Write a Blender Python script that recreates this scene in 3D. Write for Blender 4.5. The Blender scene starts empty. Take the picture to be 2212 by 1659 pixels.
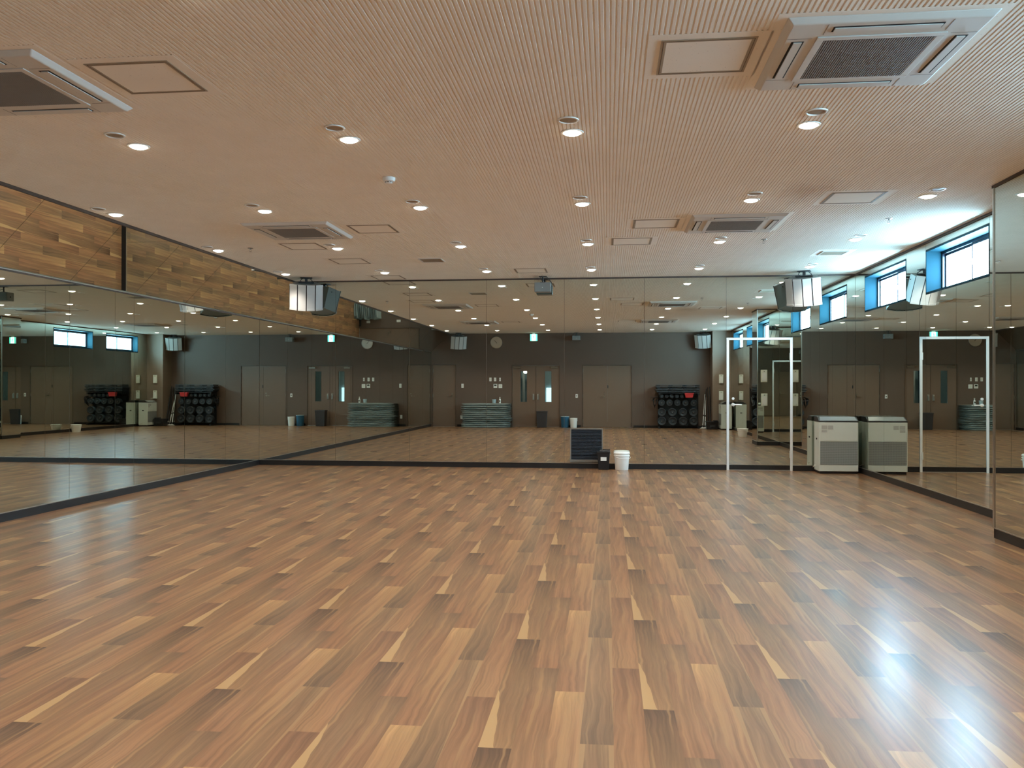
import bpy, math, random
from mathutils import Matrix, Vector
random.seed(7)
C = bpy.context.scene.collection
PI = math.pi
# ---------------------------------------------------------------- room dimensions (metres)
XL, XR, YF, YB, H = -5.68, 3.7425, 13.5532, -0.2878, 3.0
XP, YP0, YP1 = 3.27, 7.05, 7.73          # the pier that steps out of the right wall
XC, YC = 3.19, 0.27                      # the painted column in the back right corner
MT = 2.40                                # top of the upright mirrors on the left wall
MB0 = 0.085                              # underside of all mirrors

def lin(c):
    return tuple(((v/255)/12.92 if v/255 <= .04045 else ((v/255+.055)/1.055)**2.4) for v in c)

# ---------------------------------------------------------------- node helpers
class N:
    def __init__(s, name):
        s.m = bpy.data.materials.new(name); s.m.use_nodes = True
        s.t = s.m.node_tree; s.n = s.t.nodes; s.l = s.t.links
        s.bsdf = s.n['Principled BSDF']
    def node(s, typ, **kw):
        n = s.n.new(typ)
        for k, v in kw.items(): setattr(n, k, v)
        return n
    def put(s, sock, v):
        if v is None: return
        if hasattr(v, 'links'): s.l.new(v, sock)
        else: sock.default_value = v
    def math(s, op, a, b=None, c=None, clamp=False):
        n = s.node('ShaderNodeMath', operation=op); n.use_clamp = clamp
        s.put(n.inputs[0], a); s.put(n.inputs[1], b)
        if c is not None: s.put(n.inputs[2], c)
        return n.outputs[0]
    def xyz(s, a, b, c):
        n = s.node('ShaderNodeCombineXYZ')
        for i, v in enumerate((a, b, c)): s.put(n.inputs[i], v)
        return n.outputs[0]
    def noise(s, vec, scale, detail=2.0, rough=.5, dim='3D'):
        n = s.node('ShaderNodeTexNoise'); n.noise_dimensions = dim
        s.put(n.inputs['Vector'], vec); n.inputs['Scale'].default_value = scale
        n.inputs['Detail'].default_value = detail; n.inputs['Roughness'].default_value = rough
        return n.outputs['Fac']
    def mix(s, f, a, b, mode='MIX'):
        n = s.node('ShaderNodeMix', data_type='RGBA', blend_type=mode)
        s.put(n.inputs[0], f)
        for i, v in ((6, a), (7, b)):
            if isinstance(v, tuple) and len(v) == 3: v = v + (1,)
            s.put(n.inputs[i], v)
        return n.outputs[2]
    def ramp(s, f, stops):
        n = s.node('ShaderNodeValToRGB'); e = n.color_ramp.elements
        while len(e) < len(stops): e.new(.5)
        for k, (p, c) in zip(e, stops):
            k.position = p; k.color = tuple(c) + (1,) if len(c) == 3 else c
        s.put(n.inputs[0], f); return n.outputs[0]
    def obj(s):
        return s.node('ShaderNodeTexCoord').outputs['Object']
    def pos(s):
        return s.node('ShaderNodeNewGeometry').outputs['Position']
    def sep(s, v):
        n = s.node('ShaderNodeSeparateXYZ'); s.put(n.inputs[0], v); return n.outputs

def plain(name, rgb, rough=.5, metal=0., var=.06, scale=14., bump=0., spec=.5, coat=0.):
    """painted / moulded surface with a little procedural unevenness"""
    s = N(name); c = lin(rgb); co = s.obj()
    f = s.noise(co, scale, 3.)
    a = tuple(max(0, v*(1-var)) for v in c); b = tuple(min(1, v*(1+var)) for v in c)
    s.put(s.bsdf.inputs['Base Color'], s.mix(f, a, b))
    s.bsdf.inputs['Roughness'].default_value = rough
    s.bsdf.inputs['Metallic'].default_value = metal
    s.bsdf.inputs['Specular IOR Level'].default_value = spec
    s.bsdf.inputs['Coat Weight'].default_value = coat
    if bump:
        b_ = s.node('ShaderNodeBump'); b_.inputs['Strength'].default_value = bump
        b_.inputs['Distance'].default_value = .002
        s.put(b_.inputs['Height'], s.noise(co, scale*12, 3.)); s.put(s.bsdf.inputs['Normal'], b_.outputs[0])
    return s.m

def emitter(name, rgb, strength):
    s = N(name); s.bsdf.inputs['Base Color'].default_value = (.8, .8, .8, 1)
    s.bsdf.inputs['Emission Color'].default_value = tuple(rgb)+(1,)
    s.bsdf.inputs['Emission Strength'].default_value = strength
    return s.m

def mat_mirror():
    s = N('silvered_mirror'); s.bsdf.inputs['Base Color'].default_value = (.705, .74, .68, 1)
    s.bsdf.inputs['Metallic'].default_value = 1.; s.bsdf.inputs['Roughness'].default_value = 0.
    return s.m

def mat_floor():
    s = N('wood_print_vinyl'); x, y, z = s.sep(s.pos())
    M = s.math
    X = M('ADD', x, 1.658)
    c = M('FLOOR', M('DIVIDE', X, .6))
    fx = M('SUBTRACT', X, M('MULTIPLY', c, .6))
    v = M('SUBTRACT', M('SUBTRACT', y, 3.488), M('MULTIPLY', c, .43))
    sidx = M('FLOOR', M('DIVIDE', fx, .12))
    t = M('SUBTRACT', M('DIVIDE', fx, .12), sidx)
    P, G, D = (158, 114, 88), (142, 114, 88), (108, 83, 66)
    Mi, O, L = (164, 128, 96), (178, 136, 101), (202, 168, 124)
    bs = [0., .886, .594, .07, .922]
    ramps = [
        [(0, (168, 134, 100)), (.3, (148, 119, 91)), (.6, (146, 116, 88)), (.86, (128, 100, 77)), (1, (104, 80, 64))],
        [(0, (160, 120, 92)), (.3, (162, 126, 96)), (.6, (156, 118, 90)), (.82, (150, 120, 93)), (1, (134, 106, 83))],
        [(0, (162, 122, 93)), (.35, (160, 124, 94)), (.65, (174, 134, 100)), (.86, (184, 146, 108)), (1, (200, 164, 120))],
        [(0, (128, 104, 83)), (.3, (146, 118, 91)), (.6, (158, 125, 95)), (.85, (150, 120, 93)), (1, (158, 130, 100))],
        [(0, (174, 136, 102)), (.4, (170, 130, 98)), (.7, (158, 119, 90)), (1, (140, 104, 81))]]
    col = None; wsum = None
    for i in range(5):
        w = M('FRACT', M('DIVIDE', M('SUBTRACT', v, bs[i]), 1.32))
        is_i = M('COMPARE', sidx, float(i), .25)
        r = s.ramp(w, [(p, lin(q)) for p, q in ramps[i]])
        col = r if col is None else s.mix(is_i, col, r)
        wi = M('MULTIPLY', w, is_i)
        wsum = wi if wsum is None else M('ADD', wsum, wi)
        if i == 0: w0, is0 = w, is_i
        if i == 3: w3, is3 = w, is_i
    yy = M('MULTIPLY', wsum, 1.32)
    zz = M('MULTIPLY', sidx, 3.7)
    wob = s.noise(s.xyz(M('MULTIPLY', fx, 4.), M('MULTIPLY', yy, 3.5), zz), 1., 2.)
    fxw = M('ADD', fx, M('MULTIPLY', M('SUBTRACT', wob, .5), .05))
    vv = M('MULTIPLY', M('FRACT', M('DIVIDE', v, 1.32)), 1.32)
    streak = s.noise(s.xyz(M('MULTIPLY', fxw, 60.), M('MULTIPLY', yy, 1.3), M('MULTIPLY', zz, .12)), 1., 4., .65)
    grain = s.noise(s.xyz(M('MULTIPLY', fxw, 190.), M('MULTIPLY', yy, 3.), zz), 1., 2., .6)
    bright = M('ADD', M('MULTIPLY', M('SUBTRACT', streak, .5), 1.5), 1.)
    bright = M('ADD', bright, M('MULTIPLY', M('SUBTRACT', grain, .5), .26))
    big = s.noise(s.xyz(M('MULTIPLY', x, 1.), M('MULTIPLY', y, .5), 0.), .6, 2.)
    bright = M('MULTIPLY', bright, M('ADD', .95, M('MULTIPLY', big, .1)))
    n = s.node('ShaderNodeVectorMath', operation='SCALE'); s.l.new(col, n.inputs[0]); s.l.new(bright, n.inputs['Scale'])
    col = n.outputs[0]
    hue = s.noise(s.xyz(M('MULTIPLY', fxw, 20.), M('MULTIPLY', yy, 1.1), M('ADD', zz, 50.)), 1., 2.)
    col = s.mix(M('MULTIPLY', M('SUBTRACT', hue, .47), .8, clamp=True), col, lin((168, 116, 90)))
    # thin pale streaks
    pale = M('MULTIPLY', M('MULTIPLY', M('SUBTRACT', s.noise(s.xyz(M('MULTIPLY', fxw, 48.), M('MULTIPLY', yy, .8), M('ADD', zz, 20.)), 1., 0.), .62), 9., clamp=True), .5)
    col = s.mix(pale, col, lin((196, 160, 118)))
    # knots
    kn = s.noise(s.xyz(M('MULTIPLY', fx, 26.), M('MULTIPLY', yy, 14.), M('ADD', zz, 9.)), 1., 1.)
    col = s.mix(M('MULTIPLY', M('GREATER_THAN', kn, .82), .3), col, lin((96, 70, 54)))
    # the pale sapwood wedge that starts every fifth strip
    edge = M('MULTIPLY', M('SUBTRACT', 1., M('DIVIDE', w0, .45)), .5)
    edge = M('ADD', edge, M('MULTIPLY', M('SUBTRACT', wob, .5), .5))
    wedge = M('MULTIPLY', M('LESS_THAN', t, edge), is0)
    col = s.mix(M('MULTIPLY', wedge, M('LESS_THAN', w0, .55)), col, lin((206, 174, 130)))
    # pale edges of the fourth strip
    e3 = M('GREATER_THAN', M('ABSOLUTE', M('SUBTRACT', t, .5)), M('SUBTRACT', .52, M('MULTIPLY', w3, .18)))
    col = s.mix(M('MULTIPLY', M('MULTIPLY', e3, is3), .7), col, lin((190, 158, 120)))
    n = s.node('ShaderNodeVectorMath', operation='MULTIPLY'); s.l.new(col, n.inputs[0]); n.inputs[1].default_value = FLOOR_K
    s.put(s.bsdf.inputs['Base Color'], n.outputs[0])
    rg = s.noise(s.xyz(M('MULTIPLY', x, 6.), M('MULTIPLY', y, 1.2), 0.), 1., 2.)
    s.bsdf.inputs['Roughness'].default_value = .45
    s.bsdf.inputs['Specular IOR Level'].default_value = .22
    s.bsdf.inputs['Coat Weight'].default_value = 1.
    s.bsdf.inputs['Coat IOR'].default_value = 1.34
    s.put(s.bsdf.inputs['Coat Roughness'], M('ADD', .20, M('MULTIPLY', rg, .08)))
    return s.m

def mat_ceiling():
    s = N('rock_wool_ceiling'); p = s.pos(); x, y, z = s.sep(p)
    base = s.mix(s.noise(p, 3., 2.), lin((236, 228, 214)), lin((226, 218, 204)))
    pores = s.math('GREATER_THAN', s.noise(s.xyz(x, s.math('MULTIPLY', y, .8), z), 95., 1.), .74)
    base = s.mix(s.math('MULTIPLY', pores, .35), base, lin((120, 108, 92)))
    # an old water stain, brown and soft edged
    dx = s.math('DIVIDE', s.math('SUBTRACT', x, 1.75), .42); dy = s.math('DIVIDE', s.math('SUBTRACT', y, 7.75), .6)
    d = s.math('SQRT', s.math('ADD', s.math('MULTIPLY', dx, dx), s.math('MULTIPLY', dy, dy)))
    st = s.math('SUBTRACT', s.math('ADD', s.noise(p, 5., 3.), .35), d, clamp=True)
    base = s.mix(s.math('MULTIPLY', st, .45), base, lin((168, 130, 88)))
    s.put(s.bsdf.inputs['Base Color'], base)
    s.bsdf.inputs['Roughness'].default_value = .95; s.bsdf.inputs['Specular IOR Level'].default_value = .1
    return s.m

def mat_sticker():
    s = N('printed_sticker'); x, y, z = s.sep(s.obj())
    lines = s.math('GREATER_THAN', s.math('FRACT', s.math('MULTIPLY', z, 90.)), .5)
    gaps = s.math('GREATER_THAN', s.noise(s.xyz(s.math('MULTIPLY', x, 120.), s.math('FLOOR', s.math('MULTIPLY', z, 90.)), 0.), 1., 1.), .42)
    s.put(s.bsdf.inputs['Base Color'], s.mix(s.math('MULTIPLY', s.math('MULTIPLY', lines, gaps), .45), lin((186, 184, 174)), lin((95, 95, 92))))
    return s.m

def mat_mesh_grille():
    s = N('perforated_grille'); x, y, z = s.sep(s.obj())
    a = s.math('FRACT', s.math('MULTIPLY', x, 110.)); b = s.math('FRACT', s.math('MULTIPLY', z, 40.))
    hole = s.math('MULTIPLY', s.math('GREATER_THAN', a, .45), s.math('GREATER_THAN', b, .2))
    s.put(s.bsdf.inputs['Base Color'], s.mix(hole, lin((150, 152, 145)), lin((88, 90, 87))))
    s.bsdf.inputs['Roughness'].default_value = .5
    return s.m

def mat_glass():
    s = N('clear_glass'); t = s.node('ShaderNodeBsdfTransparent'); g = s.node('ShaderNodeBsdfGlossy')
    g.inputs['Roughness'].default_value = .0; g.inputs['Color'].default_value = (.9, .95, .95, 1)
    t.inputs['Color'].default_value = (.85, .92, .92, 1)
    f = s.node('ShaderNodeFresnel'); f.inputs[0].default_value = 1.45
    m = s.node('ShaderNodeMixShader'); s.l.new(f.outputs[0], m.inputs[0]); s.l.new(t.outputs[0], m.inputs[1]); s.l.new(g.outputs[0], m.inputs[2])
    s.l.new(m.outputs[0], s.n['Material Output'].inputs[0])
    return s.m

def mat_mat():
    s = N('foam_mat_cloth'); p = s.obj(); x, y, z = s.sep(p)
    w = s.noise(s.xyz(s.math('MULTIPLY', x, 3.), s.math('MULTIPLY', y, 3.), s.math('MULTIPLY', z, 40.)), 1., 3.)
    s.put(s.bsdf.inputs['Base Color'], s.mix(w, lin((112, 124, 122)), lin((156, 168, 162))))
    s.bsdf.inputs['Roughness'].default_value = .65
    return s.m

FLOOR_K = (.62, .54, .43)
LAMP = (1., .915, .835)
DAY = (.40, .74, 1.)
M_ = dict(
    mirror=mat_mirror(), floor=mat_floor(), ceil=mat_ceiling(), glass=mat_glass(), mat=mat_mat(),
    sticker=mat_sticker(), mesh=mat_mesh_grille(),
    wall=plain('brown_wall_paint', (94, 75, 61), .6, var=.03, scale=3, bump=.15),
    wallcol=plain('column_brown_paint', (124, 104, 86), .55, var=.03, scale=3, bump=.15),
    door=plain('brown_door_paint', (112, 91, 74), .42, var=.02, scale=3),
    frame=plain('dark_brown_frame_paint', (84, 68, 55), .4, var=.03),
    darkwall=plain('mirror_backing_board', (120, 112, 102), .7),
    base=plain('black_vinyl_baseboard', (24, 22, 21), .45, var=.05),
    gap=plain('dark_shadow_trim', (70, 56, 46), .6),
    alu=plain('brushed_aluminium', (205, 203, 196), .28, 1., .03),
    chrome=plain('satin_chrome', (236, 236, 232), .35, .35, .01),
    steel=plain('satin_steel', (150, 142, 130), .3, 1., .03),
    wframe=plain('white_door_frame_paint', (222, 224, 222), .35, var=.02),
    white=plain('white_plastic', (226, 224, 216), .4, var=.02),
    ivory=plain('ivory_plastic', (214, 214, 196), .4, var=.02),
    acwhite=plain('ac_panel_plastic', (200, 194, 184), .42, var=.02),
    acdark=plain('ac_grille_plastic', (126, 120, 114), .5, var=.03),
    black=plain('black_plastic', (22, 22, 24), .4, var=.1),
    slot=plain('black_slot', (14, 12, 11), .8),
    hatchf=plain('taupe_hatch_frame', (150, 134, 112), .5, var=.03),
    spk=plain('speaker_pale_grille', (184, 183, 177), .55, var=.02),
    spkbody=plain('speaker_grey_body', (128, 130, 126), .5, var=.03),
    louver=plain('blue_black_louvre', (64, 70, 78), .35, .2, .05),
    lframe=plain('grey_louvre_frame', (132, 130, 122), .4, .5, .03),
    pur=plain('warm_grey_enamel', (206, 210, 198), .4, var=.02),
    purtop=plain('grey_sloped_lid', (150, 152, 148), .22, .3, .02),
    purdk=plain('dark_unit_trim', (44, 44, 42), .5),
    bucket=plain('white_pail_plastic', (240, 240, 234), .35, var=.01),
    blue=plain('blue_bin_plastic', (38, 92, 120), .4, var=.04),
    paleb=plain('pale_blue_plastic', (168, 186, 190), .4, var=.03),
    bin=plain('charcoal_bin_plastic', (50, 46, 46), .5, var=.04),
    rubber=plain('black_rubber', (31, 34, 36), .6, var=.12, scale=30),
    rubber2=plain('worn_black_rubber', (58, 63, 66), .55, var=.15, scale=30),
    step=plain('dark_step_plastic', (50, 57, 60), .5, var=.1),
    red=plain('red_plastic', (186, 48, 46), .4, var=.03),
    cloth=plain('black_cloth', (20, 20, 22), .9, var=.2, bump=.3),
    mop=plain('mop_white_yarn', (206, 204, 198), .8, var=.1, scale=60),
    clockf=plain('clock_pale_face', (208, 216, 222), .35, var=.01, coat=.6),
    ink=plain('black_ink', (24, 22, 22), .5),
    screen=plain('dark_display', (40, 44, 36), .2),
    revl=plain('window_reveal_dark_blue_grey', (17, 48, 58), .6, var=.03, spec=.06),
    wfr=plain('black_window_frame', (28, 34, 46), .3, .3, .03),
    hall=plain('hall_pale_wall', (170, 184, 184), .7, var=.02),
    halld=plain('hall_dark_equipment', (26, 34, 44), .5),
    lens=emitter('lit_lamp_lens', (1., .93, .80), 16.),
    sky=emitter('daylit_frosted_pane', DAY, 52.),
    hallglow=emitter('glowing_hall_panel', (.62, .86, 1.), 1.6),
    halllamp=emitter('hall_lamp_globe', (1., .97, .92), 8.),
    exitg=emitter('exit_green_lens', (.02, .62, .48), 2.2),
    exitw=emitter('exit_white_lens', (.85, 1., .96), 2.6),
)

# ---------------------------------------------------------------- mesh helpers
class MB:
    def __init__(s): s.v = []; s.f = []; s.M = Matrix.Identity(4)
    def add(s, vs, fs):
        k = len(s.v); s.v += [tuple(s.M @ Vector(p)) for p in vs]; s.f += [tuple(k+i for i in f) for f in fs]; return s
    def box(s, x0, x1, y0, y1, z0, z1):
        return s.add([(x0,y0,z0),(x1,y0,z0),(x1,y1,z0),(x0,y1,z0),(x0,y0,z1),(x1,y0,z1),(x1,y1,z1),(x0,y1,z1)],
              [(0,3,2,1),(4,5,6,7),(0,1,5,4),(1,2,6,5),(2,3,7,6),(3,0,4,7)])
    def frus(s, a, b, z0, z1):
        """box from rect a (x0,x1,y0,y1) at z0 to rect b at z1"""
        return s.add([(a[0],a[2],z0),(a[1],a[2],z0),(a[1],a[3],z0),(a[0],a[3],z0),(b[0],b[2],z1),(b[1],b[2],z1),(b[1],b[3],z1),(b[0],b[3],z1)],
              [(0,3,2,1),(4,5,6,7),(0,1,5,4),(1,2,6,5),(2,3,7,6),(3,0,4,7)])
    def prism(s, poly, lo, hi, axis='z'):
        n = len(poly)
        def p(a, b, h): return {'z': (a, b, h), 'y': (a, h, b), 'x': (h, a, b)}[axis]
        return s.add([p(a, b, lo) for a, b in poly] + [p(a, b, hi) for a, b in poly],
              [tuple(range(n))[::-1], tuple(range(n, 2*n))] + [(i, (i+1) % n, n+(i+1) % n, n+i) for i in range(n)])
    def lathe(s, prof, n=24, cx=0, cy=0, axis='z', c=0):
        """prof: (radius, height) list, capped when radius>0 at the ends"""
        vs = []; fs = []
        for r, h in prof:
            for i in range(n):
                a = 2*PI*i/n; u, w = r*math.cos(a), r*math.sin(a)
                vs.append({'z': (cx+u, cy+w, h), 'y': (cx+u, h, cy+w), 'x': (h, cx+u, cy+w)}[axis])
        for k in range(len(prof)-1):
            for i in range(n):
                j = (i+1) % n; fs.append((k*n+i, k*n+j, (k+1)*n+j, (k+1)*n+i))
        if prof[0][0] > 1e-6: fs.append(tuple(range(n))[::-1])
        if prof[-1][0] > 1e-6: fs.append(tuple((len(prof)-1)*n+i for i in range(n)))
        return s.add(vs, fs)
    def tube(s, pts, r, n=8, taper=None):
        pts = [Vector(p) for p in pts]; vs = []; fs = []
        for k, p in enumerate(pts):
            d = (pts[min(k+1, len(pts)-1)] - pts[max(k-1, 0)]).normalized()
            up = Vector((0, 0, 1)) if abs(d.z) < .9 else Vector((1, 0, 0))
            a = d.cross(up).normalized(); b = d.cross(a)
            rr = r if taper is None else r*taper[k]
            for i in range(n):
                t = 2*PI*i/n; vs.append(tuple(p + a*math.cos(t)*rr + b*math.sin(t)*rr))
        for k in range(len(pts)-1):
            for i in range(n):
                j = (i+1) % n; fs.append((k*n+i, k*n+j, (k+1)*n+j, (k+1)*n+i))
        fs.append(tuple(range(n))[::-1]); fs.append(tuple((len(pts)-1)*n+i for i in range(n)))
        return s.add(vs, fs)
    def build(s, name, mat, parent=None, loc=None, bevel=0, smooth=False, rot=None):
        me = bpy.data.meshes.new(name); me.from_pydata(s.v, [], s.f); me.update()
        import bmesh
        bm = bmesh.new(); bm.from_mesh(me); bmesh.ops.recalc_face_normals(bm, faces=bm.faces); bm.to_mesh(me); bm.free()
        me.materials.append(M_[mat] if isinstance(mat, str) else mat)
        o = bpy.data.objects.new(name, me); C.objects.link(o)
        if parent: o.parent = parent
        if loc: o.location = loc
        if rot: o.rotation_euler = rot
        if bevel:
            b = o.modifiers.new('bevel', 'BEVEL'); b.width = bevel; b.segments = 2; b.limit_method = 'ANGLE'
        if smooth:
            for p in me.polygons: p.use_smooth = True
            try: me.set_sharp_from_angle(angle=math.radians(40))
            except Exception: pass
        return o
def B(*a): return MB().box(*a)
def tag(o, label, cat, group=None):
    o['label'] = label; o['category'] = cat
    if group: o['group'] = group
    return o
def thing(name, label, cat, loc=(0,0,0), rz=0, group=None):
    o = bpy.data.objects.new(name, None); C.objects.link(o); o.location = loc; o.rotation_euler = (0, 0, rz)
    o.empty_display_size = .1
    return tag(o, label, cat, group)
def struct(o): o['kind'] = 'structure'; return o
def copy_tree(o, parent=None):
    c = o.copy(); C.objects.link(c)
    if parent: c.parent = parent
    for ch in list(o.children): copy_tree(ch, c)
    return c
ORD = ['first', 'second', 'third', 'fourth', 'fifth', 'sixth', 'seventh', 'eighth', 'ninth', 'tenth', 'eleventh', 'twelfth', 'thirteenth', 'fourteenth', 'fifteenth', 'sixteenth']

# ---------------------------------------------------------------- the setting
struct(B(XL-.2, XR+.5, YB-.2, YF+.2, -.12, 0).build('floor', 'floor'))
# ribbed ceiling: real grooves running front to back
def ceiling():
    m = MB(); p = .026; prof = []
    x = XL-.1
    while x < XR+.35:
        prof += [(x, H), (x+.0145, H), (x+.0175, H+.0035), (x+.0225, H+.0035)]
        x += p
    prof.append((x, H)); n = len(prof)
    vs = [(a, YB-.1, z) for a, z in prof] + [(a, YF+.1, z) for a, z in prof]
    m.add(vs, [(i, i+1, n+i+1, n+i) for i in range(n-1)])
    m.box(XL-.1, XR+.35, YB-.1, YF+.1, H+.02, H+.08)
    me = m.build('ceiling', 'ceil'); return struct(me)
ceiling()
# walls
struct(B(XL-.2, XR+.4, YF+.007, YF+.16, 0, H+.05).build('wall_front', 'darkwall'))
struct(B(XL-.16, XL-.007, YB-.15, YF+.012, 0, H+.05).build('wall_left', 'darkwall'))
WINS = [(11.32, 13.08), (8.94, 10.65), (3.27, 5.08), (.82, 2.60)]
WZ0, WZ1 = 2.38, 2.90
def right_wall():
    m = MB(); x0, x1 = XR+.007, XR+.30
    m.box(x0, x1, YB-.15, YF+.012, 0, WZ0); m.box(x0, x1, YB-.15, YF+.012, WZ1, H+.05)
    ys = [YB-.15] + sorted(v for w in WINS for v in w) + [YF+.012]
    for i in range(0, len(ys), 2): m.box(x0, x1, ys[i], ys[i+1], WZ0, WZ1)
    return struct(m.build('wall_right', 'darkwall'))
right_wall()
struct(B(XP+.012, XR+.012, YP0+.012, YP1-.012, 0, H+.001).build('wall_pier', 'darkwall'))
struct(B(XC, XR+.012, YB, YC, 0, H+.001).build('wall_column', 'wallcol'))
DOORS = [(-5.655, -4.87, 2.01), (-3.064, -1.508, 1.99), (-.81, .772, 1.99)]
def back_wall():
    m = MB(); y0, y1 = YB-.13, YB
    xs = [XL-.012] + [v for d in DOORS for v in d[:2]] + [XR+.012]
    for i in range(0, len(xs), 2): m.box(xs[i], xs[i+1], y0, y1, 0, H+.05)
    for a, b, h in DOORS: m.box(a, b, y0, y1, h, H+.05)
    return struct(m.build('wall_back', 'wall'))
back_wall()
# baseboards and aluminium mirror channels
def baseboards():
    t = .008
    struct(B(XL, 1.862, YF, YF+.012, 0, MB0-.004).build('baseboard_front', 'base'))
    struct(B(2.795, XR, YF, YF+.012, 0, MB0-.004).build('baseboard_front', 'base'))
    struct(B(XL-.012, XL+.001, YB, YF, 0, MB0-.004).build('baseboard_left', 'base'))
    struct(B(XR-.001, XR+.012, YP1, YF, 0, MB0-.004).build('baseboard_right', 'base'))
    struct(B(XR-.001, XR+.012, YC, YP0, 0, MB0-.004).build('baseboard_right', 'base'))
    m = MB(); m.box(XP, XP+.012, YP0, YP1, 0, MB0-.004); m.box(XP, XR, YP1-.012, YP1, 0, MB0-.004); m.box(XP, XR, YP0, YP0+.012, 0, MB0-.004)
    struct(m.build('baseboard_pier', 'base'))
    m = MB(); m.box(XC-t, XC, YB, YC+t, 0, .07); m.box(XC, XR, YC, YC+t, 0, .07)
    struct(m.build('baseboard_column', 'base'))
    m = MB(); xs = [-4.83, -3.10, -1.47, -.85, .81, XC-t]
    for i in range(0, 6, 2): m.box(xs[i], xs[i+1], YB, YB+t, 0, .07)
    struct(m.build('baseboard_back', 'base'))
    # thin bright channels under the mirrors
    e = .006
    k = 1
    for b in [(XL, 1.862, YF-e, YF+.01), (2.795, XR, YF-e, YF+.01), (XL-.01, XL+e, YB, YF), (XR-e, XR+.01, YP1, YF), (XR-e, XR+.01, YC, YP0),
              (XP-e, XP+.01, YP0, YP1), (XP, XR, YP1-.01, YP1+e)]:
        struct(B(*b, MB0-.004, MB0+.004).build('trim_%d' % k, 'alu')); k += 1
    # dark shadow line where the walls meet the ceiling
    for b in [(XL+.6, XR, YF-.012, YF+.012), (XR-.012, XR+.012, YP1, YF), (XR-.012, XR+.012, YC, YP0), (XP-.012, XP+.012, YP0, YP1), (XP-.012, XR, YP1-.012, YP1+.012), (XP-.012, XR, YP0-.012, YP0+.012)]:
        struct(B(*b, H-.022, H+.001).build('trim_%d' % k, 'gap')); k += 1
    # channel between the upright left mirrors and the sloping ones
    struct(B(XL-.01, XL+.012, YB, YF, MT-.006, MT+.002).build('trim_%d' % k, 'alu')); k += 1
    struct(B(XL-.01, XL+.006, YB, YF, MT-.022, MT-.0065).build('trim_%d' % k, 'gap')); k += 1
    # edge of the slope against the ceiling, pier corner bead
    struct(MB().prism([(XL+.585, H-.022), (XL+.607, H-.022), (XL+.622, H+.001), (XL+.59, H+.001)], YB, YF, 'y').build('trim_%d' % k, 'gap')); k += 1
    struct(B(XP-.008, XP+.012, YP1-.012, YP1+.008, MB0, H-.022).build('trim_%d' % k, 'alu')); k += 1
    return k
NTRIM = baseboards()

# ---------------------------------------------------------------- mirror panels
G = .0022
def mirror(name_label, group, m):
    return tag(m.build('mirror_panel', 'mirror'), name_label, 'mirror', group)
FS = [XL, -4.392, -3.169, -1.917, -.68, .565, 1.82]
def front_mirrors():
    y0, y1 = YF, YF+.006
    g = 'mirror panels of the front wall'
    z1 = H-.022
    # leftmost panel is cut by the slope
    m = MB().prism([(XL+G, MB0), (FS[1]-G, MB0), (FS[1]-G, z1), (XL+.575, z1), (XL+G, MT+.003)], y0, y1, 'y')
    mirror('tall front wall mirror panel in the left corner, its top cut off diagonally', g, m)
    names = ['behind the space right of the corner speaker', 'between the corner speaker and the small hanging speaker', 'with the small grey hanging speaker before its top']
    for i in (1, 2, 3):
        mirror('tall front wall mirror panel, %s from the left corner' % ORD[i], g, B(FS[i]+G, FS[i+1]-G, y0, y1, MB0, z1))
    # fifth bay: upper panel, lower panel notched round the louvre
    mirror('tall front wall mirror panel standing above the black louvre', g, B(FS[4]+G, FS[5]-G, y0, y1, .628, z1))
    mirror('low front wall mirror piece right of the black louvre behind the bins', g, B(-.074, FS[5]-G, y0, y1, MB0, .622))
    mirror('narrow low front wall mirror piece left of the black louvre', g, B(FS[4]+G, -.588, y0, y1, MB0, .622))
    mirror('tall front wall mirror panel directly left of the mirrored door', g, B(FS[5]+G, FS[6]-G, y0, y1, MB0, z1))
    mirror('front wall mirror panel above the mirrored door', g, B(FS[6]+G, 2.815-G, y0, y1, 2.045, z1))
    mirror('narrow front wall mirror panel between mirrored door and right corner', g, B(2.815+G, XR-G, y0, y1, MB0, z1))
front_mirrors()
LS = [YF - 1.2505*i for i in range(12)]; LS[-1] = YB
def left_mirrors():
    for i in range(11):
        a, b = LS[i+1]+G, LS[i]-G
        mirror('upright mirror panel of the left wall, %s from the front corner' % ORD[i], 'upright mirror panels of the left wall', B(XL-.006, XL, a, b, MB0, MT-.02))
        c = .006
        m = MB().prism([(XL, MT+.002), (XL+.598, H), (XL+.598-c, H+.0), (XL-c, MT+.002)], a, b, 'y')
        mirror('sloping mirror panel above the left wall, %s from the front' % ORD[i], 'sloping mirror panels above the left wall', m)
left_mirrors()
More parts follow.
